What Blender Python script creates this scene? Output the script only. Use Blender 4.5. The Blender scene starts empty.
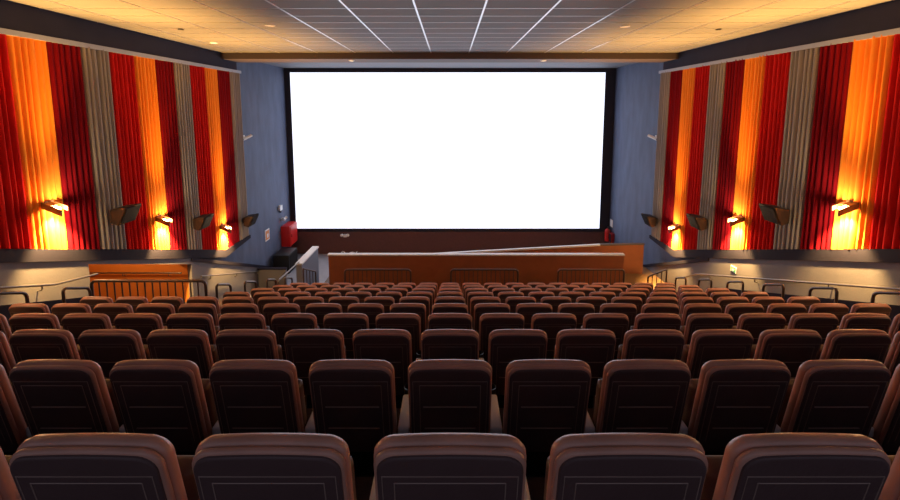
import bpy, bmesh, math, random
from mathutils import Vector, Matrix
random.seed(7)
C = bpy.context.scene.collection
SC = bpy.context.scene
EYE = 7.4                                   # eye height above the floor in front of the screen
W = 8.1                                     # half width of the room

# ------------------------------------------------------------------ materials
MATS = {}
def mat(name, col, rough=.6, metal=0.0, spec=.5, bump=None, var=None, emit=None, coat=0.0, sheen=0.0):
    m = bpy.data.materials.new(name); m.use_nodes = True
    nt = m.node_tree; b = nt.nodes['Principled BSDF']
    b.inputs['Base Color'].default_value = (*col, 1)
    b.inputs['Roughness'].default_value = rough
    b.inputs['Metallic'].default_value = metal
    b.inputs['Specular IOR Level'].default_value = spec
    b.inputs['Coat Weight'].default_value = coat
    b.inputs['Sheen Weight'].default_value = sheen
    tc = nt.nodes.new('ShaderNodeTexCoord')
    if var:                                   # (scale, amount, stretch)
        mp = nt.nodes.new('ShaderNodeMapping'); mp.inputs['Scale'].default_value = var[2]
        nz = nt.nodes.new('ShaderNodeTexNoise'); nz.inputs['Scale'].default_value = var[0]; nz.inputs['Detail'].default_value = 6
        mx = nt.nodes.new('ShaderNodeMix'); mx.data_type = 'RGBA'
        mx.inputs['A'].default_value = (*[c*(1-var[1]) for c in col], 1)
        mx.inputs['B'].default_value = (*[min(1, c*(1+var[1])) for c in col], 1)
        nt.links.new(tc.outputs['Object'], mp.inputs['Vector']); nt.links.new(mp.outputs['Vector'], nz.inputs['Vector'])
        nt.links.new(nz.outputs['Fac'], mx.inputs['Factor']); nt.links.new(mx.outputs['Result'], b.inputs['Base Color'])
    if bump:                                  # (scale, strength)
        nb = nt.nodes.new('ShaderNodeTexNoise'); nb.inputs['Scale'].default_value = bump[0]; nb.inputs['Detail'].default_value = 5
        bp = nt.nodes.new('ShaderNodeBump'); bp.inputs['Strength'].default_value = bump[1]; bp.inputs['Distance'].default_value = .01
        nt.links.new(tc.outputs['Object'], nb.inputs['Vector']); nt.links.new(nb.outputs['Fac'], bp.inputs['Height'])
        nt.links.new(bp.outputs['Normal'], b.inputs['Normal'])
    if emit:
        b.inputs['Emission Color'].default_value = (*emit[0], 1); b.inputs['Emission Strength'].default_value = emit[1]
    MATS[name] = m
    return m

S1 = (1, 1, 1)
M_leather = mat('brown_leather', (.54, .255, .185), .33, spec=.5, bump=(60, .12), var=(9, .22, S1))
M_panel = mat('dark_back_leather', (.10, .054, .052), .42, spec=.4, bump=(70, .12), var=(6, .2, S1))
M_stitch = mat('seat_stitching', (.30, .19, .155), .5)
M_cush = mat('seat_cushion_leather', (.10, .045, .036), .42, bump=(60, .12))
M_arm = mat('armrest_plastic', (.8, .74, .76), .28, spec=.6)
M_cup = mat('cup_holder_black', (.012, .012, .014), .3)
M_stand = mat('seat_stand_metal', (.03, .03, .032), .4, metal=.6)
M_carpet = mat('carpet', (.055, .03, .028), .95, bump=(180, .5), var=(30, .3, S1))
M_floor = mat('front_floor', (.30, .31, .35), .6, bump=(80, .2), var=(4, .15, S1))
M_wood_floor = mat('side_floor', (.15, .078, .032), .6, var=(5, .2, S1))
M_blue = mat('blue_wall_plaster', (.09, .118, .20), .75, bump=(14, .5), var=(2.6, .42, (1, 1, .3)))
M_stair = mat('stair_wall_paint', (.19, .215, .28), .6)
M_grey = mat('grey_lower_wall', (.135, .118, .13), .6, bump=(25, .25), var=(2.2, .12, S1))
M_frieze = mat('dark_navy_frieze', (.028, .028, .052), .8, spec=.2, bump=(20, .3), var=(2, .2, S1))
M_tile = mat('ceiling_tile', (.20, .21, .245), .7, bump=(90, .25), var=(1.2, .06, S1))
M_bar = mat('ceiling_grid_metal', (.66, .67, .70), .3, metal=.75)
M_bulk = mat('bulkhead_paint', (.10, .075, .07), .7)
M_mask = mat('black_masking', (.02, .02, .035), .85)
M_maroon = mat('stage_wall_fabric', (.125, .058, .06), .85, var=(8, .15, S1))
M_screen = mat('lit_screen', (.8, .8, .8), .8, emit=((.86, .94, 1.12), 1.45))
M_trim = mat('navy_trim', (.02, .017, .03), .7, spec=.1)
M_railtrim = mat('curtain_rail_grey', (.33, .36, .44), .45)
M_wood = mat('stained_wood_panel', (.26, .085, .036), .5, var=(3, .25, (1, 6, 1)))
M_cap = mat('pale_wall_cap', (.70, .72, .78), .3)
M_metal = mat('dark_rail_metal', (.11, .08, .072), .34, metal=.7)
M_steel = mat('brushed_handrail', (.20, .165, .15), .32, metal=.85)
M_orange_wall = mat('orange_wall_paint', (.62, .19, .03), .6, var=(2.5, .15, S1))
M_red = mat('red_enamel', (.62, .02, .02), .35)
M_redh = mat('dark_red_enamel', (.3, .01, .01), .4)
M_black = mat('black_box', (.006, .006, .008), .5)
M_white = mat('white_plastic', (.8, .8, .82), .4)
M_spk = mat('speaker_cabinet', (.03, .018, .015), .6, spec=.25)
M_grille = mat('speaker_grille', (.022, .018, .018), .85, spec=.15, bump=(300, .6))
M_bronze = mat('lamp_housing_bronze', (.16, .075, .03), .45, metal=.3)
M_bulb = mat('lamp_bulb_glow', (1, .9, .7), .5, emit=((1, .78, .42), 30))
M_sign = mat('sign_orange', (.75, .28, .08), .5)
M_green = mat('sign_green', (.05, .25, .12), .6)
M_glass = mat('downlight_lens', (.9, .8, .6), .4, emit=((1, .8, .5), 1.2))
M_cur = {
    'orange': mat('orange_curtain', (.86, .27, .035), .8, var=(22, .15, (1, 1, .15)), spec=.04),
    'red': mat('red_curtain', (.50, .012, .012), .8, var=(22, .15, (1, 1, .15)), spec=.04),
    'dark red': mat('dark_red_curtain', (.17, .004, .010), .8, var=(22, .15, (1, 1, .15)), spec=.04),
    'grey': mat('grey_curtain', (.30, .27, .265), .8, var=(22, .15, (1, 1, .15)), spec=.04),
}

# ------------------------------------------------------------------ mesh helpers
def box(bm, a, b, mi=0):
    x0, y0, z0 = [min(p, q) for p, q in zip(a, b)]; x1, y1, z1 = [max(p, q) for p, q in zip(a, b)]
    v = [bm.verts.new(p) for p in ((x0,y0,z0),(x1,y0,z0),(x1,y1,z0),(x0,y1,z0),(x0,y0,z1),(x1,y0,z1),(x1,y1,z1),(x0,y1,z1))]
    for f in ((0,3,2,1),(4,5,6,7),(0,1,5,4),(1,2,6,5),(2,3,7,6),(3,0,4,7)):
        bm.faces.new([v[i] for i in f]).material_index = mi
    return v
def bev_box(bm, a, b, w, seg=2):
    t = bmesh.new(); box(t, a, b)
    bmesh.ops.bevel(t, geom=t.edges[:], offset=w, segments=seg, profile=.6, affect='EDGES')
    me = bpy.data.meshes.new('tmp'); t.to_mesh(me); t.free(); bm.from_mesh(me); bpy.data.meshes.remove(me)
def prism_x(bm, pts, x0, x1):
    """polygon of (y, z) points extruded along x"""
    n = len(pts)
    A = [bm.verts.new((x0, p[0], p[1])) for p in pts]; B = [bm.verts.new((x1, p[0], p[1])) for p in pts]
    bm.faces.new(A); bm.faces.new(B[::-1])
    for i in range(n): bm.faces.new((A[i], B[i], B[(i+1)%n], A[(i+1)%n]))
def prism_y(bm, pts, y0, y1):
    n = len(pts)
    A = [bm.verts.new((p[0], y0, p[1])) for p in pts]; B = [bm.verts.new((p[0], y1, p[1])) for p in pts]
    bm.faces.new(A); bm.faces.new(B[::-1])
    for i in range(n): bm.faces.new((A[i], B[i], B[(i+1)%n], A[(i+1)%n]))
def tube(bm, pts, r, sides=8, closed=False):
    P = [Vector(p) for p in pts]; n = len(P); rings = []
    up = None
    for i in range(n):
        if closed: d = P[(i+1)%n]-P[i-1]
        else: d = P[min(i+1, n-1)]-P[max(i-1, 0)]
        d.normalize()
        if up is None:
            up = d.orthogonal().normalized()
        up = (up-d*up.dot(d)).normalized(); s = d.cross(up)
        rings.append([bm.verts.new(P[i]+r*(math.cos(a)*up+math.sin(a)*s)) for a in [2*math.pi*k/sides for k in range(sides)]])
    m = n if closed else n-1
    for i in range(m):
        a, b = rings[i], rings[(i+1)%n]
        for k in range(sides): bm.faces.new((a[k], a[(k+1)%sides], b[(k+1)%sides], b[k]))
    if not closed:
        bm.faces.new(rings[0][::-1]); bm.faces.new(rings[-1])
def bent(pts, r, seg=5):
    """round the inner corners of a polyline"""
    P = [Vector(p) for p in pts]; out = [P[0]]
    for i in range(1, len(P)-1):
        a = (P[i-1]-P[i]); b = (P[i+1]-P[i]); q = min(r, a.length*.45, b.length*.45)
        s, e = P[i]+a.normalized()*q, P[i]+b.normalized()*q
        for k in range(seg+1):
            t = k/seg; out.append((1-t)**2*s+2*t*(1-t)*P[i]+t*t*e)
    return out+[P[-1]]
def lathe(bm, prof, n=20, cx=0, cy=0):
    rings = [[bm.verts.new((cx+r*math.cos(2*math.pi*k/n), cy+r*math.sin(2*math.pi*k/n), z)) for k in range(n)] for r, z in prof]
    for a, b in zip(rings, rings[1:]):
        for k in range(n): bm.faces.new((a[k], a[(k+1)%n], b[(k+1)%n], b[k]))
    bm.faces.new(rings[0][::-1]); bm.faces.new(rings[-1])
def obj(name, bm, mats, parent=None, smooth=35, loc=None):
    bmesh.ops.recalc_face_normals(bm, faces=bm.faces[:])
    me = bpy.data.meshes.new(name); bm.to_mesh(me); bm.free()
    for m in (mats if isinstance(mats, (list, tuple)) else [mats]): me.materials.append(m)
    if smooth:
        me.shade_smooth(); me.set_sharp_from_angle(angle=math.radians(smooth))
    o = bpy.data.objects.new(name, me); C.objects.link(o)
    if parent: o.parent = parent
    if loc: o.location = loc
    return o
def struct(name, bm, mats, smooth=0, label=None):
    o = obj(name, bm, mats, None, smooth); o['kind'] = 'structure'
    if label: o['label'] = label
    return o
def tag(o, label, cat, group=None):
    o['label'] = label; o['category'] = cat
    if group: o['group'] = group
    return o
def thing(name, label, cat, loc=(0,0,0), rotz=0, group=None):
    o = bpy.data.objects.new(name, None); C.objects.link(o); o.empty_display_size = .1
    o.location = loc; o.rotation_euler = (0, 0, rotz)
    return tag(o, label, cat, group)
def dup(root, loc, label, rotz=None):
    r = root.copy(); C.objects.link(r); r.location = loc; r['label'] = label
    if rotz is not None: r.rotation_euler = (0, 0, rotz)
    for ch in list(root.children):
        c = ch.copy(); C.objects.link(c); c.parent = r
        for g in list(ch.children):
            d = g.copy(); C.objects.link(d); d.parent = c
    return r
B = bmesh.new

# ------------------------------------------------------------------ layout numbers
PITCH = .603; D1 = 1.23; DD = 1.081; RISE = .415
def seatD(n): return D1+DD*(n-1)
def tread(n): return EYE-1.125-RISE*(n-1)-.95+(.018 if n == 1 else 0)
def tread0(n): return seatD(n)-.22                   # where the step of row n begins
T10END = tread0(10)+DD
ZC = EYE+1.95                                        # ceiling
ZX = EYE-6.45                                        # floor of the cross aisle
LAND = EYE-6.0                                       # landing at the side entrance
LX = -4.68                                           # left end of the lower block
def ledge(d): return EYE-2.52-.356*(d-7.15) if d < 14.11 else EYE-5.0

# ------------------------------------------------------------------ setting: floor
bm = B()
for n in range(0, 11):
    z = tread(n); y0 = tread0(n) if n else -1.5; y1 = tread0(n)+DD
    zb = tread(n+1)-.2 if n < 10 else ZX-.2
    xl = -W if n <= 6 else LX
    box(bm, (xl, y0, zb), (W, y1, z))
# nosing strips are part of the stepped floor
box(bm, (LX, T10END-.3, -.2), (W, T10END, ZX))
struct('floor', bm, M_carpet)
bm = B()
box(bm, (LX, T10END, ZX-.3), (W, 16.2, ZX))
struct('floor_cross_aisle', bm, M_wood_floor)
bm = B()
box(bm, (-W-4.2, tread0(7), LAND-.25), (LX, 12.45, LAND))
for i in range(3):
    z = LAND-.35*(i+1); box(bm, (-W, 12.45+.4*i, z-.4), (LX, 12.85+.4*i, z))
struct('floor_landing', bm, M_carpet)
bm = B(); box(bm, (-W, 13.0, -.3), (W, 21.2, 0)); struct('floor_front', bm, M_floor)
# riser face below row six at the side entrance
bm = B(); box(bm, (-W, tread0(7)-.12, LAND-.2), (LX, tread0(7), tread(6)-.21)); struct('wall_entrance_riser', bm, M_grey)

# ------------------------------------------------------------------ setting: walls
def lower_top(d):
    return ledge(d)-.14 if d <= 12.2 else None
TR0, TR1 = (12.2, EYE-4.62), (18.3, EYE-7.4)           # sloping dark trim on the side walls
for sx, nm in ((-1, 'left'), (1, 'right')):
    bm = B()
    prism_x(bm, [(-1.5, ZC+.2), (-1.5, ledge(-1.5)-.1), (12.2, ledge(12.2)-.1), TR0, TR1, (18.3, -.2), (21.2, -.2), (21.2, ZC+.2)], sx*W, sx*(W+.25))
    struct('wall_'+nm, bm, M_blue)
    bm = B()
    if sx < 0:
        prism_x(bm, [(-1.5, ledge(-1.5)-.1), (8.73, ledge(8.73)-.1), (8.73, -.2), (-1.5, -.2)], sx*(W-.12), sx*(W+.25))
        prism_x(bm, [(12.2, -.2), (12.2, TR0[1]), TR1, (18.3, -.2)], sx*(W-.12), sx*(W+.25))
        prism_x(bm, [(8.73, ledge(8.73)-.1), (12.2, ledge(12.2)-.1), (12.2, EYE-4.78), (8.73, EYE-3.42)], sx*(W-.12), sx*(W+.25))
    else:
        prism_x(bm, [(-1.5, ledge(-1.5)-.1), (12.2, ledge(12.2)-.1), TR0, TR1, (18.3, -.2), (-1.5, -.2)], sx*(W-.12), sx*(W+.25))
    struct('wall_%s_lower' % nm, bm, M_grey)
    # navy ledge under the curtains: follows the rake, then runs level
    bm = B()
    bt = [(3.84, ledge(3.84)), (14.11, ledge(14.11)), (15.9, EYE-5.02)]
    lo = [(15.9, EYE-5.14), (14.08, ledge(14.11)-.26), (3.84, ledge(3.84)-.24)]
    prism_x(bm, bt+lo, sx*(W-.15), sx*W)
    struct('trim_curtain_ledge_'+nm, bm, M_trim)
    bm = B()
    box(bm, (sx*(W-.13), 3.84, EYE+1.32), (sx*W, 15.9, EYE+1.42)); box(bm, (sx*(W-.03), 15.84, EYE-5.0), (sx*W, 15.9, EYE+1.42))
    struct('trim_curtain_rail_'+nm, bm, M_railtrim)
    bm = B()
    prism_x(bm, [(12.2, TR0[1]+.05), (18.4, TR1[1]+.05), (18.4, TR1[1]-.06), (12.2, TR0[1]-.06)], sx*(W-.15), sx*W)
    struct('trim_wall_divide_'+nm, bm, M_trim)
    bm = B(); box(bm, (sx*(W-.04), -1.5, EYE+1.42), (sx*W, 15.75, ZC)); struct('trim_frieze_'+nm, bm, M_frieze)
    # dark stringer along the aisle
    bm = B()
    e = 8.8 if sx < 0 else T10END
    dz = -.2
    prism_x(bm, [(-1, tread(1)+.95+.384*(2.29)+dz), (e, tread(1)+.95-.384*(e-1.29)+dz), (e, tread(1)+.95-.384*(e-1.29)-1.7), (-1, tread(1)+.95+.384*2.29-1.7)], sx*(W-.15), sx*(W-.1))
    struct('baseboard_'+nm, bm, M_trim)
# side entrance corridor
bm = B()
box(bm, (-W-4, 12.19, LAND-.2), (-W-.005, 12.44, EYE-3.2)); struct('wall_entrance_far', bm, M_orange_wall)
bm = B(); box(bm, (-W-4.2, 8.48, LAND-.2), (-W-4, 12.45, EYE-3.2)); struct('wall_entrance_end', bm, M_orange_wall)
bm = B(); box(bm, (-W-4, 8.48, LAND-.2), (-W-.25, 8.73, EYE-3.2)); struct('wall_entrance_near', bm, M_orange_wall)
bm = B(); box(bm, (-W-4, 8.61, EYE-3.2), (-W-.25, 12.45, EYE-3.1)); struct('ceiling_entrance', bm, M_tile)

# screen wall: black surround above, maroon below
DS = 20.4
bm = B(); box(bm, (-W, DS+.1, -.2), (W, DS+.35, ZC+.2)); struct('wall_front', bm, M_mask)
bm = B(); box(bm, (-W, DS-.1, 0), (W, DS+.1, EYE-6.25)); struct('wall_front_lower', bm, M_maroon)

# ------------------------------------------------------------------ setting: ceiling
bm = B()
YB = 14.75
box(bm, (-W, -1.5, ZC), (W, 21.2, ZC+.2), 0)
k = -6
for k in range(-6, 6):
    x = .667+1.335*k
    box(bm, (x-.019, -1.4, ZC-.008), (x+.019, YB, ZC), 1)
y = .3
while y < YB:
    box(bm, (-W+.02, y-.008, ZC-.005), (W-.02, y+.008, ZC), 1); y += .667
struct('ceiling', bm, [M_tile, M_bar])
bm = B(); box(bm, (-W, YB, ZC-.22), (W, YB+1.1, ZC)); struct('ceiling_bulkhead', bm, M_bulk)

# ------------------------------------------------------------------ screen
t = thing('cinema_screen', 'huge blank white lit cinema screen in a black surround', 'screen', (-.11, DS, EYE-6.08))
bm = B(); box(bm, (-7.71, -.06, 0), (7.71, -.02, 7.82)); obj('screen_surface', bm, M_screen, t, 0)
bm = B()
box(bm, (-7.98, -.1, -.16), (-7.71, .08, 8.02)); box(bm, (7.71, -.1, -.16), (8.2, .08, 8.02))
box(bm, (-7.71, -.1, -.16), (7.71, .08, 0)); box(bm, (-7.71, -.1, 7.82), (7.71, .08, 8.02))
obj('masking_frame', bm, M_mask, t, 0)

# ------------------------------------------------------------------ cinema seats
REC = math.radians(10.5)
def outline(w, h0, h1, r, crown, n=6):
    """closed outline in (u, v): rounded top corners, crowned top edge"""
    pts = []
    hw = w/2
    def crn(u): return crown*(1-(u/hw)**2)
    pts += [(-hw+.03, h0), (hw-.03, h0), (hw, h0+.03), (hw, (h0+h1)/2)]
    for k in range(n+1):
        a = k/n*math.pi/2; pts.append((hw-r+r*math.cos(a), h1-r+r*math.sin(a)+crn(hw-r+r*math.cos(a))*(k/n)))
    for k in range(1, 8):
        u = (hw-r)*(1-2*k/8); pts.append((u, h1+crn(u)))
    for k in range(n+1):
        a = math.pi/2+k/n*math.pi/2; u = -hw+r+r*math.cos(a); pts.append((u, h1-r+r*math.sin(a)+crn(u)*(1-k/n)))
    pts += [(-hw, (h0+h1)/2), (-hw, h0+.03)]
    return pts
V0, V1 = .27, .94
SW = .512
def place(u, v, t_):
    """local (across, up the back, through the thickness towards the screen) -> seat space"""
    y = -v*math.sin(REC)+t_*math.cos(REC); z = v*math.cos(REC)+t_*math.sin(REC)
    return (u, y+.163, z+.012)
OUT = outline(SW, V0, V1, .062, .012)
cu, cv = 0, (V0+V1)/2
def inset(d):
    sx = (SW/2-d)/(SW/2); sv = ((V1-V0)/2-d)/((V1-V0)/2)
    return [(u*sx, cv+(v-cv)*sv) for u, v in OUT]
def loft(layers, cap0=True, cap1=True):
    bm = B(); rings = []
    for t_, d in layers:
        rings.append([bm.verts.new(place(u, v, t_)) for u, v in inset(d)])
    n = len(OUT)
    for a, b in zip(rings, rings[1:]):
        for i in range(n): bm.faces.new((a[i], a[(i+1)%n], b[(i+1)%n], b[i]))
    if cap0: bm.faces.new(rings[0])
    if cap1: bm.faces.new(rings[-1][::-1])
    return bm
def make_seat():
    r = thing('cinema_chair', '', 'seat', (0,0,0), 0, 'rows of cinema seats')
    bm = loft([(.0, .012), (.001, .007), (.006, .003), (.014, .001), (.021, .003), (.0245, .009), (.028, .003), (.036, -.003), (.052, -.004), (.068, .003), (.082, .02), (.091, .05), (.094, .10)])
    obj('backrest', bm, M_leather, r, 50)
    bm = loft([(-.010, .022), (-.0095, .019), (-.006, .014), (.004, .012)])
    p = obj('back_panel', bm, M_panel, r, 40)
    bm = B()
    def seam(pts, rad=.0022): tube(bm, [place(u, v, -.0105) for u, v in pts], rad, 5)
    T = .585
    seam([(-.185, .38), (-.185, T+.24)]); seam([(.185, .38), (.185, T+.24)])
    seam([(-.185, T+.24), (.185, T+.24)])
    seam([(-.165, .66), (.165, .66)], .004); seam([(-.16, .49), (.16, .49)], .004)
    seam([(-.225, .36), (-.225, .855), (.225, .855), (.225, .36)])
    obj('stitching', bm, M_stitch, p, 40)
    bm = B(); bev_box(bm, (-.225, .0, .0), (.225, .10, .36), .035, 3)
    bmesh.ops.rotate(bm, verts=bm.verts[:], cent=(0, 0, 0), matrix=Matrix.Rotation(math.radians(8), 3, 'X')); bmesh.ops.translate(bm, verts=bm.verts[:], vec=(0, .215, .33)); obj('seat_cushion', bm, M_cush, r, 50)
    bm = B(); bev_box(bm, (-.16, .22, .02), (.16, .36, .35), .01, 1); box(bm, (-.2, .18, 0), (.2, .44, .02)); obj('stand', bm, M_stand, r, 30)
    return r
def arm_bm():
    b = B(); bev_box(b, (-.039, .13, .365), (.039, .455, .435), .018, 3); bev_box(b, (-.028, .18, .012), (.028, .44, .38), .008, 1); bev_box(b, (-.038, .14, 0), (.038, .47, .02), .006, 1); return b
def ring_bm():
    b = B()
    lathe(b, [(.03, .38), (.036, .42), (.039, .456), (.037, .462), (.031, .46), (.03, .39)], 18, 0, .493); return b
seat0 = make_seat()
arm0 = obj('armrest', arm_bm(), M_arm, seat0, 50); arm0.location = (PITCH/2, 0, 0)
cup0 = obj('cup_holder', ring_bm(), M_cup, arm0, 50)
ORD = ['', 'first', 'second', 'third', 'fourth', 'fifth', 'sixth', 'seventh', 'eighth', 'ninth', 'tenth', 'eleventh']
def seat_label(n, k):
    row = 'nearest row' if n == 1 else ('last row, before the guard rails' if n == 10 else ORD[n]+' row from the camera')
    pos = 'on the centre line' if k == 0 else '%s seat %s of centre' % (ORD[abs(k)], 'right' if k > 0 else 'left')
    return 'brown leather cinema seat, %s, %s' % (row, pos)
first = True
EXT = {1: (-5, 5), 2: (-7, 7), 3: (-9, 9), 4: (-10, 10), 5: (-10, 10), 6: (-10, 10)}
for n in range(1, 11):
    k0, k1 = EXT.get(n, (-7, 10))
    for k in range(k0, k1+1):
        loc = (k*PITCH, seatD(n), tread(n))
        if first:
            s = seat0; s.location = loc; s['label'] = seat_label(n, k); first = False
        else:
            s = dup(seat0, loc, seat_label(n, k))
        s['_k'] = k
for s in [o for o in C.objects if o.name.startswith('cinema_chair')]:
    n = round((s.location.y-D1)/DD)+1
    if s['_k'] == EXT.get(n, (-7, 10))[0]:
        a = arm0.copy(); C.objects.link(a); a.parent = s; a.location = (-PITCH/2, 0, 0)
        c = cup0.copy(); C.objects.link(c); c.parent = a
    del s['_k']

# ------------------------------------------------------------------ aisle end loop rails
def loop_bm():
    b = B(); tube(b, bent([(0, .0, 0), (0, .0, 1.1), (0, .5, .88), (0, .5, -.0)], .09), .024, 8); return b
def loop_rail(n, side, X):
    o = obj('loop_rail', loop_bm(), M_metal, None, 60, (X, seatD(n)+.06, tread(n)))
    tag(o, 'dark metal loop handrail at the %s end of the %s seat row' % (side, 'last' if n == 10 else ORD[n]), 'handrail', 'loop rails at the row ends')
for n in range(5, 11): loop_rail(n, 'right', 6.6)
for n in (5, 6): loop_rail(n, 'left', -6.6)
for n in (7, 8, 9, 10): loop_rail(n, 'left', -4.62)

# ------------------------------------------------------------------ guard rails
def guard(name, label, x0, x1, y, zb, zt, nb, group=None):
    g = thing(name, label, 'railing', ((x0+x1)/2, y, zb), 0, group)
    w = (x1-x0)/2; H = zt-zb
    b = B(); tube(b, bent([(-w, 0, 0), (-w, 0, H), (w, 0, H), (w, 0, 0)], .1), .028, 8); obj('rail_frame', b, M_metal, g, 60)
    b = B(); box(b, (-w, -.015, .1), (w, .015, .13)); obj('bottom_bar', b, M_metal, g, 30)
    b = B(); tube(b, [(0, 0, .12), (0, 0, H-.01)], .013, 6); b0 = obj('baluster', b, M_metal, g, 60)
    xs = [-w+2*w*(i+1)/(nb+1) for i in range(nb)]
    b0.location = (xs[0], 0, 0)
    for x in xs[1:]:
        c = b0.copy(); C.objects.link(c); c.parent = g; c.location = (x, 0, 0)
    return g
YG = T10END-.08
for (a, b_), lab in zip(((-3.13, -1.17), (.03, 2.02), (3.22, 5.18)), ('left', 'middle', 'right')):
    guard('guard_rail', 'dark barred guard rail before the wooden front wall, %s of the three' % lab, a, b_, YG, tread(10), EYE-4.77, 14, 'guard rails before the front wall')
guard('guard_rail', 'long dark guard rail above the side entrance behind the sixth row', -6.78, -4.62, tread0(7)-.06, tread(6), EYE-3.24, 14)
def stair_rail(label, x, y0, z0, y1, z1, fz0, fz1):
    g = thing('stair_railing', label, 'railing', (x, y0, fz0))
    b = B(); tube(b, bent([(0, 0, 0), (0, 0, z0-fz0), (0, y1-y0, z1-fz0), (0, y1-y0, fz1-fz0)], .06), .024, 8)
    obj('rail_frame', b, M_metal, g, 60)
    b = B(); tube(b, [(0, 0, (z0-fz0)*.45), (0, y1-y0, (z1-fz0)-.5*(z1-fz1))], .016, 6); obj('middle_bar', b, M_metal, g, 60)
    for i in range(1, 4):
        t_ = i/4; b = B(); tube(b, [(0, (y1-y0)*t_, (fz1-fz0)*t_*0+max(0, (fz1-fz0))), (0, (y1-y0)*t_, (z0-fz0)*(1-t_)+(z1-fz0)*t_)], .013, 6); obj('baluster', b, M_metal, g, 60)
stair_rail('short dark stair railing at the front right end of the seats', 6.42, T10END-.12, EYE-4.75, T10END+.95, EYE-5.42, tread(10), ZX)
stair_rail('short dark stair railing beside the pale stair wall at front left', -4.35, T10END-.12, EYE-4.72, T10END+.95, EYE-5.25, tread(10), ZX)

# ------------------------------------------------------------------ wall handrails
def handrail(label, pts, brackets, sx):
    g = thing('wall_handrail', label, 'handrail', pts[0])
    o = Vector(pts[0])
    b = B(); tube(b, bent([Vector(p)-o for p in pts], .1), .026, 8); obj('rail', b, M_steel, g, 60)
    for (y, z) in brackets:
        b = B(); q = Vector((pts[0][0], y, z))-o
        tube(b, bent([q, q+Vector((0, 0, -.1)), q+Vector((sx*(W-.12-abs(pts[0][0])), 0, -.12))], .03), .012, 6); obj('bracket', b, M_steel, g, 60)
XR = W-.21
def hz(d): return EYE-5.29+.369*(12.68-d)
handrail('long steel handrail along the right wall beside the aisle', [(XR, 3.5, hz(3.5)), (XR, 12.6, hz(12.6)), (XR, 13.2, EYE-5.62)], [(d, hz(d)) for d in (4.5, 6.2, 8.2, 10.2, 12.0)], 1)
def hl(d): return EYE-3.2-.38*(d-7.08)
handrail('steel handrail on the left wall before the side entrance', [(-XR, 3.5, hl(3.5)), (-XR, 7.85, hl(7.85)), (-XR, 8.82, EYE-3.68)], [(d, hl(d)) for d in (4.5, 6.1, 7.6)], -1)
def hl2(d): return EYE-4.93-(d-12.4)*.42
handrail('steel handrail on the left wall beyond the side entrance', [(-XR, 12.5, EYE-5.3), (-XR, 17.2, EYE-7.02), (-XR, 17.6, EYE-7.25)], [(d, EYE-5.3-(d-12.5)*.366) for d in (13, 14.6, 16.2)], -1)
g = thing('wall_handrail', 'steel handrail on the orange wall inside the side entrance', 'handrail', (-W-.1, 12.05, EYE-4.9))
b = B(); tube(b, [(0, 0, -.1), (-3.2, 0, -.1)], .026, 8); obj('rail', b, M_steel, g, 60)
for x in (-.4, -1.8, -3):
    b = B(); tube(b, bent([(x, 0, -.1), (x, 0, -.2), (x, .15, -.22)], .03), .012, 6); obj('bracket', b, M_steel, g, 60)

# ------------------------------------------------------------------ front parapet, ramp wall, stair wall
t = thing('parapet_wall', 'long stained wood front wall with a pale bright cap', 'wall', (.87, 13.2, ZX))
hw = 4.92; H = EYE-4.88-ZX
b = B(); box(b, (-hw, 0, 0), (hw, .12, H)); obj('wood_panel', b, M_wood, t, 0)
b = B(); bev_box(b, (-hw-.03, -.03, H), (hw+.03, .15, H+.05), .008, 1); obj('wall_cap', b, M_cap, t, 30)
t = thing('ramp_wall', 'stained wood ramp wall with a sloping pale cap rising right', 'wall', (0, 15.5, ZX))
zz = lambda h: EYE+h-ZX
b = B(); prism_y(b, [(-4.4, 0), (7.56, 0), (7.56, zz(-5.29)), (5.85, zz(-5.33)), (-.4, zz(-5.69)), (-4.4, zz(-5.92))], 0, .1); obj('wood_panel', b, M_wood, t, 0)
b = B()
prism_y(b, [(-4.4, zz(-5.92)), (-.4, zz(-5.69)), (5.85, zz(-5.33)), (5.85, zz(-5.27)), (-.4, zz(-5.63)), (-4.4, zz(-5.86))], -.02, .09); obj('wall_cap', b, M_cap, t, 0)
b = B(); prism_y(b, [(5.85, zz(-5.33)), (7.58, zz(-5.29)), (7.58, zz(-5.24)), (5.85, zz(-5.27))], -.02, .12); obj('dark_wall_cap', b, M_bulk, t, 0)
t = thing('stair_wall', 'grey stair side wall with a pale cap at front left', 'wall', (-5.22, 13.66, 0))
b = B(); box(b, (-.1, 0, 0), (.1, 1.75, 2.02)); obj('wall_body', b, M_stair, t, 0)
b = B(); bev_box(b, (-.13, -.02, 2.02), (.13, 1.78, 2.08), .008, 1); obj('wall_cap', b, M_cap, t, 30)
b = B(); tube(b, bent([(0, 0, 2.12), (0, -1.7, 2.2), (0, -1.7, 1.2)], .08), .024, 8); obj('handrail', b, M_steel, t, 60)

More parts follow.
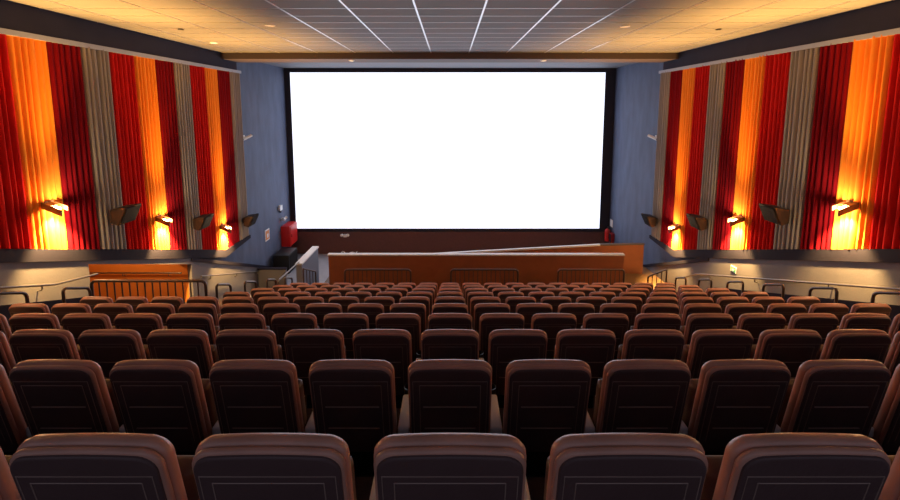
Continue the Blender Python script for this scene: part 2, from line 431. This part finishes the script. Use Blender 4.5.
# ------------------------------------------------------------------ curtains
SEQ = ['grey', 'dark red', 'orange', 'red']
ST = .749; DEND = 15.83
def curtain(i, sx):
    col = SEQ[i % 4]; y1 = DEND-ST*i; y0 = y1-ST
    nf = 6; nu = nf*10; amp = .105
    rnd = random.Random(i*3+(5 if sx > 0 else 1))
    ph = [rnd.uniform(.75, 1.25) for _ in range(nf+1)]
    b = B(); cols = []
    for j in range(nu+1):
        u = j/nu; y = y0+(y1-y0)*u
        a = u*nf; f = int(min(a, nf-1)); am = amp*(ph[f]*(1-(a-f))+ph[f+1]*(a-f))
        zb = ledge(y)+.005 if y < 14.11 else EYE-5.0+.005
        col_v = []
        for q in range(7):
            w_ = q/6
            yy = y+.008*math.sin(3.1*w_+ph[f]*9)*math.sin(math.pi*u)
            x = W-.045-am*(abs(math.sin(math.pi*a+.5*math.sin(math.pi*u*3+ph[1]*5)*math.sin(math.pi*u)))**.7)*(.75+.25*w_)
            z = (EYE+1.35)*(1-w_)+zb*w_
            col_v.append((sx*x, yy, z))
        cols.append(col_v)
    top = [[b.verts.new(p) for p in c] for c in cols]
    bot = [[b.verts.new((p[0]+sx*.012, p[1], p[2])) for p in c] for c in cols]
    for j in range(nu):
        for q in range(6):
            b.faces.new((top[j][q], top[j+1][q], top[j+1][q+1], top[j][q+1])); b.faces.new((bot[j][q], bot[j][q+1], bot[j+1][q+1], bot[j+1][q]))
    for q in range(6):
        b.faces.new((top[0][q], top[0][q+1], bot[0][q+1], bot[0][q])); b.faces.new((top[-1][q], bot[-1][q], bot[-1][q+1], top[-1][q+1]))
    for j in range(nu):
        b.faces.new((top[j][0], bot[j][0], bot[j+1][0], top[j+1][0])); b.faces.new((top[j][6], top[j+1][6], bot[j+1][6], bot[j][6]))
    o = obj('wall_curtain', b, M_cur[col], None, 60)
    side = 'left' if sx < 0 else 'right'
    rank = ('first', 'second', 'third', 'fourth')[i//4]
    extra = {'orange': ' behind a wall lamp', 'grey': ' behind a speaker'}.get(col, '')
    tag(o, '%s pleated curtain on %s wall%s, %s one from the screen' % (col, side, extra, rank), 'curtain', 'pleated wall curtains')
for sx in (-1, 1):
    for i in range(16): curtain(i, sx)

# ------------------------------------------------------------------ wall lamps and speakers
LAMP_C = (1, .68, .33); UP_C = (1, .47, .09); DN_C = (1, .62, .19)
def sconce(y, z, sx, where):
    g = thing('wall_lamp', 'bronze box wall lamp on orange curtain, %s wall, %s' % ('left' if sx < 0 else 'right', where), 'lamp', (sx*(W-.10), y, z), 0, 'wall lamps on the orange curtains')
    s = -sx                                   # towards the room
    b = B()
    T = lambda a, yy, zz_: (s*a, yy, zz_-.42*a)
    def plate(p, q, w0, w1, h):               # slanted plate between two (a, y) stations
        th = .012
        d = Vector((q[0]-p[0], q[1]-p[1], 0)).normalized(); nrm = Vector((-d.y, d.x, 0))*th
        vs = []
        for (a, yy) in ((p[0]+nrm.x, p[1]+nrm.y), (q[0]+nrm.x, q[1]+nrm.y), (q[0]-nrm.x, q[1]-nrm.y), (p[0]-nrm.x, p[1]-nrm.y)):
            vs.append(b.verts.new(T(a, yy, -h))); vs.append(b.verts.new(T(a, yy, h)))
        for i in range(4):
            j = (i+1) % 4; b.faces.new((vs[2*i], vs[2*j], vs[2*j+1], vs[2*i+1]))
        b.faces.new([vs[i] for i in (0, 2, 4, 6)]); b.faces.new([vs[i] for i in (1, 3, 5, 7)])
    hh = .06
    plate((0.02, -.13), (.40, -.13), 0, 0, hh); plate((0.02, .12), (.30, .12), 0, 0, hh*.8)
    for (a0, a1, y0_, y1_, z_) in ((.02, .19, -.13, .03, hh-.01),):  # small shade plate, added only to cast a dark zone on the curtain above
        vs = [b.verts.new(T(a, yy, z_+dz_)) for dz_ in (0, .012) for (a, yy) in ((a0, y0_), (a1, y0_), (a1, y1_), (a0, y1_))]
        for f in ((0,1,2,3),(4,5,6,7),(0,1,5,4),(1,2,6,5),(2,3,7,6),(3,0,4,7)): b.faces.new([vs[i] for i in f])
    obj('housing', b, M_bronze, g, 0)
    b = B(); box(b, (0, -.09, -.06), (s*.05, .09, .06)); obj('back_plate', b, M_bronze, g, 0)
    b = B(); tube(b, [(s*.05, 0, -.03), (s*.15, 0, -.07)], .018, 8)
    obj('lamp_holder', b, M_bronze, g, 50)
    b = B(); tube(b, [(s*.15, 0, -.07), (s*.165, 0, -.076), (s*.24, 0, -.1), (s*.25, 0, -.105)], .03, 10); obj('bulb', b, M_bulb, g, 50)
    L = bpy.data.lights.new('lamp_light', 'POINT'); L.energy = PT; L.color = LAMP_C; L.shadow_soft_size = .05
    o = bpy.data.objects.new('lamp_light', L); C.objects.link(o); o.parent = g; o.location = (s*.28, 0, -.11); o.visible_camera = False
    L = bpy.data.lights.new('lamp_uplight', 'SPOT'); L.energy = UP; L.color = UP_C; L.spot_size = math.radians(66); L.spot_blend = 1; L.shadow_soft_size = .08
    o = bpy.data.objects.new('lamp_uplight', L); C.objects.link(o); o.parent = g; o.location = (s*.3, 0, .02); o.rotation_euler = (0, math.pi+s*math.radians(16), 0)
    L = bpy.data.lights.new('lamp_downlight', 'SPOT'); L.energy = DN; L.color = DN_C; L.spot_size = math.radians(82); L.spot_blend = .7; L.shadow_soft_size = .05
    o = bpy.data.objects.new('lamp_downlight', L); C.objects.link(o); o.parent = g; o.location = (s*.26, 0, -.12); o.rotation_euler = (0, s*math.radians(16), 0)
PT, UP, DN = 95, 3300, 2800
def speaker(y, z, sx, where):
    g = thing('wall_speaker', 'dark wedge speaker on grey curtain, %s wall, %s' % ('left' if sx < 0 else 'right', where), 'speaker', (sx*(W-.13), y, z), 0, 'wall speakers on the grey curtains')
    s = -sx
    b = B(); L0, L1 = -.25, .25
    P = [(.12, .17), (.50, .22), (.30, -.21), (.12, -.15)]
    A = [b.verts.new((s*a, L0, h)) for a, h in P]; Bv = [b.verts.new((s*a, L1, h)) for a, h in P]
    b.faces.new(A); b.faces.new(Bv)
    for i in range(4): b.faces.new((A[i], A[(i+1)%4], Bv[(i+1)%4], Bv[i]))
    bmesh.ops.bevel(b, geom=b.edges[:], offset=.012, segments=2, affect='EDGES')
    obj('cabinet', b, M_spk, g, 40)
    b = B()
    Q = [(.492, .185), (.318, -.185), (.328, -.19), (.502, .18)]
    A = [b.verts.new((s*(a+.006), L0+.03, h)) for a, h in Q]; Bv = [b.verts.new((s*(a+.006), L1-.03, h)) for a, h in Q]
    b.faces.new(A); b.faces.new(Bv)
    for i in range(4): b.faces.new((A[i], A[(i+1)%4], Bv[(i+1)%4], Bv[i]))
    obj('grille', b, M_grille, g, 0)
    b = B(); box(b, (0, -.05, -.06), (s*.13, .05, .06)); box(b, (-s*.0, -.09, -.1), (s*.03, .09, .1)); obj('bracket', b, M_black, g, 0)
for sx in (-1, 1):
    for (y, h), w_ in zip(((7.98, -1.93), (10.98, -3.02), (13.97, -4.13), (4.98, -.86)), ('third from the screen', 'second from the screen', 'nearest the screen', 'fourth from the screen')):
        sconce(y, EYE+h+.05, sx, w_)
    for (y, h), w_ in zip(((9.5, -2.5), (12.46, -3.52), (15.45, -4.3)), ('nearest the camera', 'in the middle', 'nearest the screen')):
        speaker(y, EYE+h, sx, w_)

# ------------------------------------------------------------------ small fittings
def cyl_z(bm_, r, z0, z1, n=16, cx=0, cy=0): lathe(bm_, [(r, z0), (r, z1)], n, cx, cy)
# red fire hose cabinet
t = thing('hose_cabinet', 'big red fire hose cabinet on the left wall by the screen', 'cabinet', (-W+.004, 19.1, EYE-6.62))
b = B(); bev_box(b, (0, 0, 0), (.42, .95, 1.0), .015, 2); obj('cabinet_body', b, M_red, t, 40)
b = B(); bev_box(b, (.42, .06, .06), (.45, .89, .94), .01, 1); d = obj('cabinet_door', b, M_red, t, 40)
b = B(); box(b, (.45, .12, .45), (.48, .16, .58)); obj('door_handle', b, M_redh, d, 0)
# black subwoofer below it
t = thing('subwoofer', 'large black speaker cabinet on the floor below red cabinet', 'speaker', (-W+.16, 17.75, 0))
b = B(); bev_box(b, (0, 0, 0), (.72, 1.05, .85), .02, 2); obj('cabinet', b, M_black, t, 40)
b = B(); box(b, (.72, .08, .08), (.735, .97, .77)); obj('grille', b, M_grille, t, 0)
t = thing('low_wall', 'low grey wall with dark cap before the black floor speaker', 'wall', (-W+.16, 16.3, 0))
b = B(); box(b, (0, 0, 0), (1.15, .12, .78)); obj('wall_body', b, M_grey, t, 0)
b = B(); box(b, (0, -.02, .78), (1.17, .14, .83)); obj('wall_cap', b, M_trim, t, 0)
# framed orange sign
def sign(name, label, loc, w, h, sx, m, mark=True):
    t = thing(name, label, 'sign', loc); s = -sx
    b = B(); box(b, (0, -w/2, -h/2), (s*.02, w/2, h/2)); obj('board', b, M_white, t, 0)
    b = B(); box(b, (s*.02, -w*.42, -h*.4), (s*.024, w*.42, h*.4)); obj('printed_face', b, m, t, 0)
    if mark:
        b = B(); box(b, (s*.024, -w*.15, -h*.25), (s*.027, w*.2, h*.1)); obj('pictogram', b, M_white, t, 0)
sign('wall_sign', 'small orange and white sign on the left blue wall', (-W, 17.65, EYE-5.57), .42, .5, -1, M_sign)
sign('wall_sign', 'tiny green and white sign on the right lower wall', (W-.12, 11.1, EYE-4.5), .22, .16, 1, M_green)
sign('wall_sign', 'small white plate above the red extinguisher by the screen', (W, 20.05, EYE-5.72), .3, .36, 1, M_white, False)
# emergency lamp clusters
def twin_lamp(label, loc, axis):
    t = thing('emergency_light', label, 'lamp', loc)
    b = B(); bev_box(b, (-.09, -.09, -.06), (.09, .09, .06), .015, 2); obj('base', b, M_white, t, 40)
    for sgn in (-1, 1):
        b = B(); cyl_z(b, .07, -.05, .05, 14); o = obj('lamp_head', b, M_white, t, 40)
        o.location = (axis[0]*sgn*.15+axis[1]*.08, -axis[0]*.08+axis[1]*sgn*.15*1.0, .05); o.rotation_euler = (math.radians(80), 0, .4*sgn)
twin_lamp('white twin emergency light on the maroon wall under the screen', (-5.27*20.55/20.4, DS-.19, EYE-6.42), (1, 0))
twin_lamp('white twin emergency light on left wall above the red cabinet', (-W+.09, 19.25, EYE-5.3), (0, 1))
t = thing('emergency_light', 'single white wall light high above the red cabinet', 'lamp', (-W, 19.02, EYE-4.69))
b = B(); bev_box(b, (0, -.14, -.12), (.12, .14, .12), .02, 2); obj('housing', b, M_white, t, 40)
b = B(); cyl_z(b, .05, -.22, -.12, 12, .06, 0); obj('sensor', b, M_stand, t, 40)
# cameras / small spot projectors beside the curtains
for sx in (-1, 1):
    t = thing('security_camera', 'small white camera on the blue wall just beyond the %s curtains' % ('left' if sx < 0 else 'right'), 'camera', (sx*W, 16.05, EYE-1.13))
    s = -sx
    b = B(); box(b, (0, -.06, -.08), (s*.03, .06, .08)); tube(b, [(s*.03, 0, 0), (s*.12, 0, 0)], .02, 8); obj('mount', b, M_white, t, 0)
    b = B(); tube(b, [(s*.06, -.16, -.07), (s*.22, .2, .06)], .055, 12); obj('body', b, M_white, t, 40)
    b = B(); tube(b, [(s*.052, -.18, -.077), (s*.06, -.16, -.07)], .04, 12); obj('lens', b, M_black, t, 40)
# extinguisher
t = thing('fire_extinguisher', 'red fire extinguisher on the wall at the right of the screen', 'extinguisher', (W-.16, 20.1, EYE-6.66))
b = B(); lathe(b, [(.12, 0), (.14, .02), (.14, .5), (.12, .58), (.05, .64), (.04, .66)], 18); obj('cylinder', b, M_red, t, 40)
b = B(); lathe(b, [(.045, .66), (.045, .72)], 12); box(b, (-.03, -.16, .72), (.03, .05, .75)); obj('valve', b, M_black, t, 40)
b = B(); box(b, (.1, -.05, .3), (.16, .05, .5)); obj('wall_bracket', b, M_black, t, 0)
b = B(); tube(b, bent([(0, -.05, .7), (0, -.2, .66), (0, -.18, .2)], .06), .018, 8); obj('hose', b, M_black, t, 50)
t = thing('extinguisher_bracket', 'dark red box beside the fire extinguisher at the right', 'box', (W, 19.75, EYE-6.65))
b = B(); bev_box(b, (-.16, -.14, 0), (0, .14, .52), .015, 2); obj('case', b, M_redh, t, 40)
b = B(); box(b, (-.175, -.1, .06), (-.16, .1, .46)); obj('door', b, M_black, t, 0)
# pale cable lying in front of the maroon wall
b = B(); pts = []
for i in range(40):
    u = i/39; pts.append((-5.6+.9*u, 20.0+.12*math.sin(9*u), .06+.12*abs(math.sin(7*u))*(1 if u > .1 else 0)+.25*max(0, u-.8)))
tube(b, pts, .03, 6)
tag(obj('cable', b, M_white, None, 60), 'pale loose cable on the floor below the twin emergency light', 'cable')

# downlights
def fromscreen_ceiling(px, py):
    a = (px-450)/410; bb = (153-py)/410
    c_, s_ = math.cos(math.atan(.109)), math.sin(math.atan(.109))
    k_ = (1.95)/(bb*c_-s_); return a*k_, k_*(c_+bb*s_)
DL = [((213.5, 42.5), 'bright', 'left'), ((181, 29), 'dim', 'left'), ((270, 25), 'pale', 'left'), ((625, 26), 'pale', 'right'), ((718.5, 29), 'dim', 'right')]
for (p, kind, sd) in DL:
    x, y = fromscreen_ceiling(*p)
    if y > YB-.2: y = YB-.2
    t = thing('downlight', '%s round ceiling spot in the %s part of the ceiling' % ({'bright': 'glowing', 'dim': 'tiny dark', 'pale': 'pale'}[kind], sd), 'ceiling light', (x, y, ZC))
    r_ = .05 if kind == 'dim' else .09
    b = B(); lathe(b, [(r_, -.012), (r_*1.25, -.02), (r_*1.3, 0)], 18); obj('ring', b, M_stand if kind == 'dim' else M_white, t, 40)
    b = B(); lathe(b, [(r_*.95, -.016), (r_*.98, -.006)], 18); obj('lens', b, M_black if kind == 'dim' else (M_glass if kind == 'bright' else M_white), t, 40)
for px, sd in ((354, 'left'), (541, 'right')):
    x = (px-450)/410*15.2
    t = thing('downlight', 'small spot under the dark bulkhead, %s of the screen centre' % sd, 'ceiling light', (x, YB+.35, ZC-.22))
    b = B(); lathe(b, [(.08, -.02), (.1, -.03), (.11, 0)], 18); obj('ring', b, M_white, t, 40)
    b = B(); lathe(b, [(.07, -.028), (.075, -.01)], 18); obj('lens', b, M_glass, t, 40)

# entrance corridor lamp
t = thing('ceiling_lamp', 'round warm ceiling lamp inside the side entrance', 'ceiling light', (-W-1.3, 10.6, EYE-3.2))
b = B(); lathe(b, [(.16, -.04), (.2, -.05), (.2, 0)], 20); obj('ring', b, M_white, t, 40)
b = B(); lathe(b, [(.15, -.055), (.155, -.03)], 20); obj('lens', b, M_glass, t, 40)
L = bpy.data.lights.new('corridor_light', 'POINT'); L.energy = 130; L.color = (1, .62, .26); L.shadow_soft_size = .12
o = bpy.data.objects.new('corridor_light', L); C.objects.link(o); o.location = (-W-1.3, 10.6, EYE-3.4)

# ------------------------------------------------------------------ world, camera, view
w = bpy.data.worlds.new('world'); SC.world = w; w.use_nodes = True
w.node_tree.nodes['Background'].inputs['Color'].default_value = (.78, .86, 1.15, 1)
w.node_tree.nodes['Background'].inputs['Strength'].default_value = .27
cam = bpy.data.cameras.new('camera'); co = bpy.data.objects.new('camera', cam); C.objects.link(co)
F, PX, PY = 410.0, 450.0, 153.0
cam.sensor_fit = 'HORIZONTAL'; cam.sensor_width = 36; cam.lens = 36*F/900
cam.shift_x = 0; cam.shift_y = -(250-PY)/900
cam.clip_start = .05; cam.clip_end = 100
co.location = (0, 0, EYE); co.rotation_euler = (math.pi/2-math.atan(.109), 0, 0)
SC.camera = co
SC.view_settings.view_transform = 'Standard'; SC.view_settings.look = 'None'
SC.view_settings.exposure = 0; SC.view_settings.gamma = 1
SC.view_settings.use_curve_mapping = False
SC.cycles.sample_clamp_indirect = 4
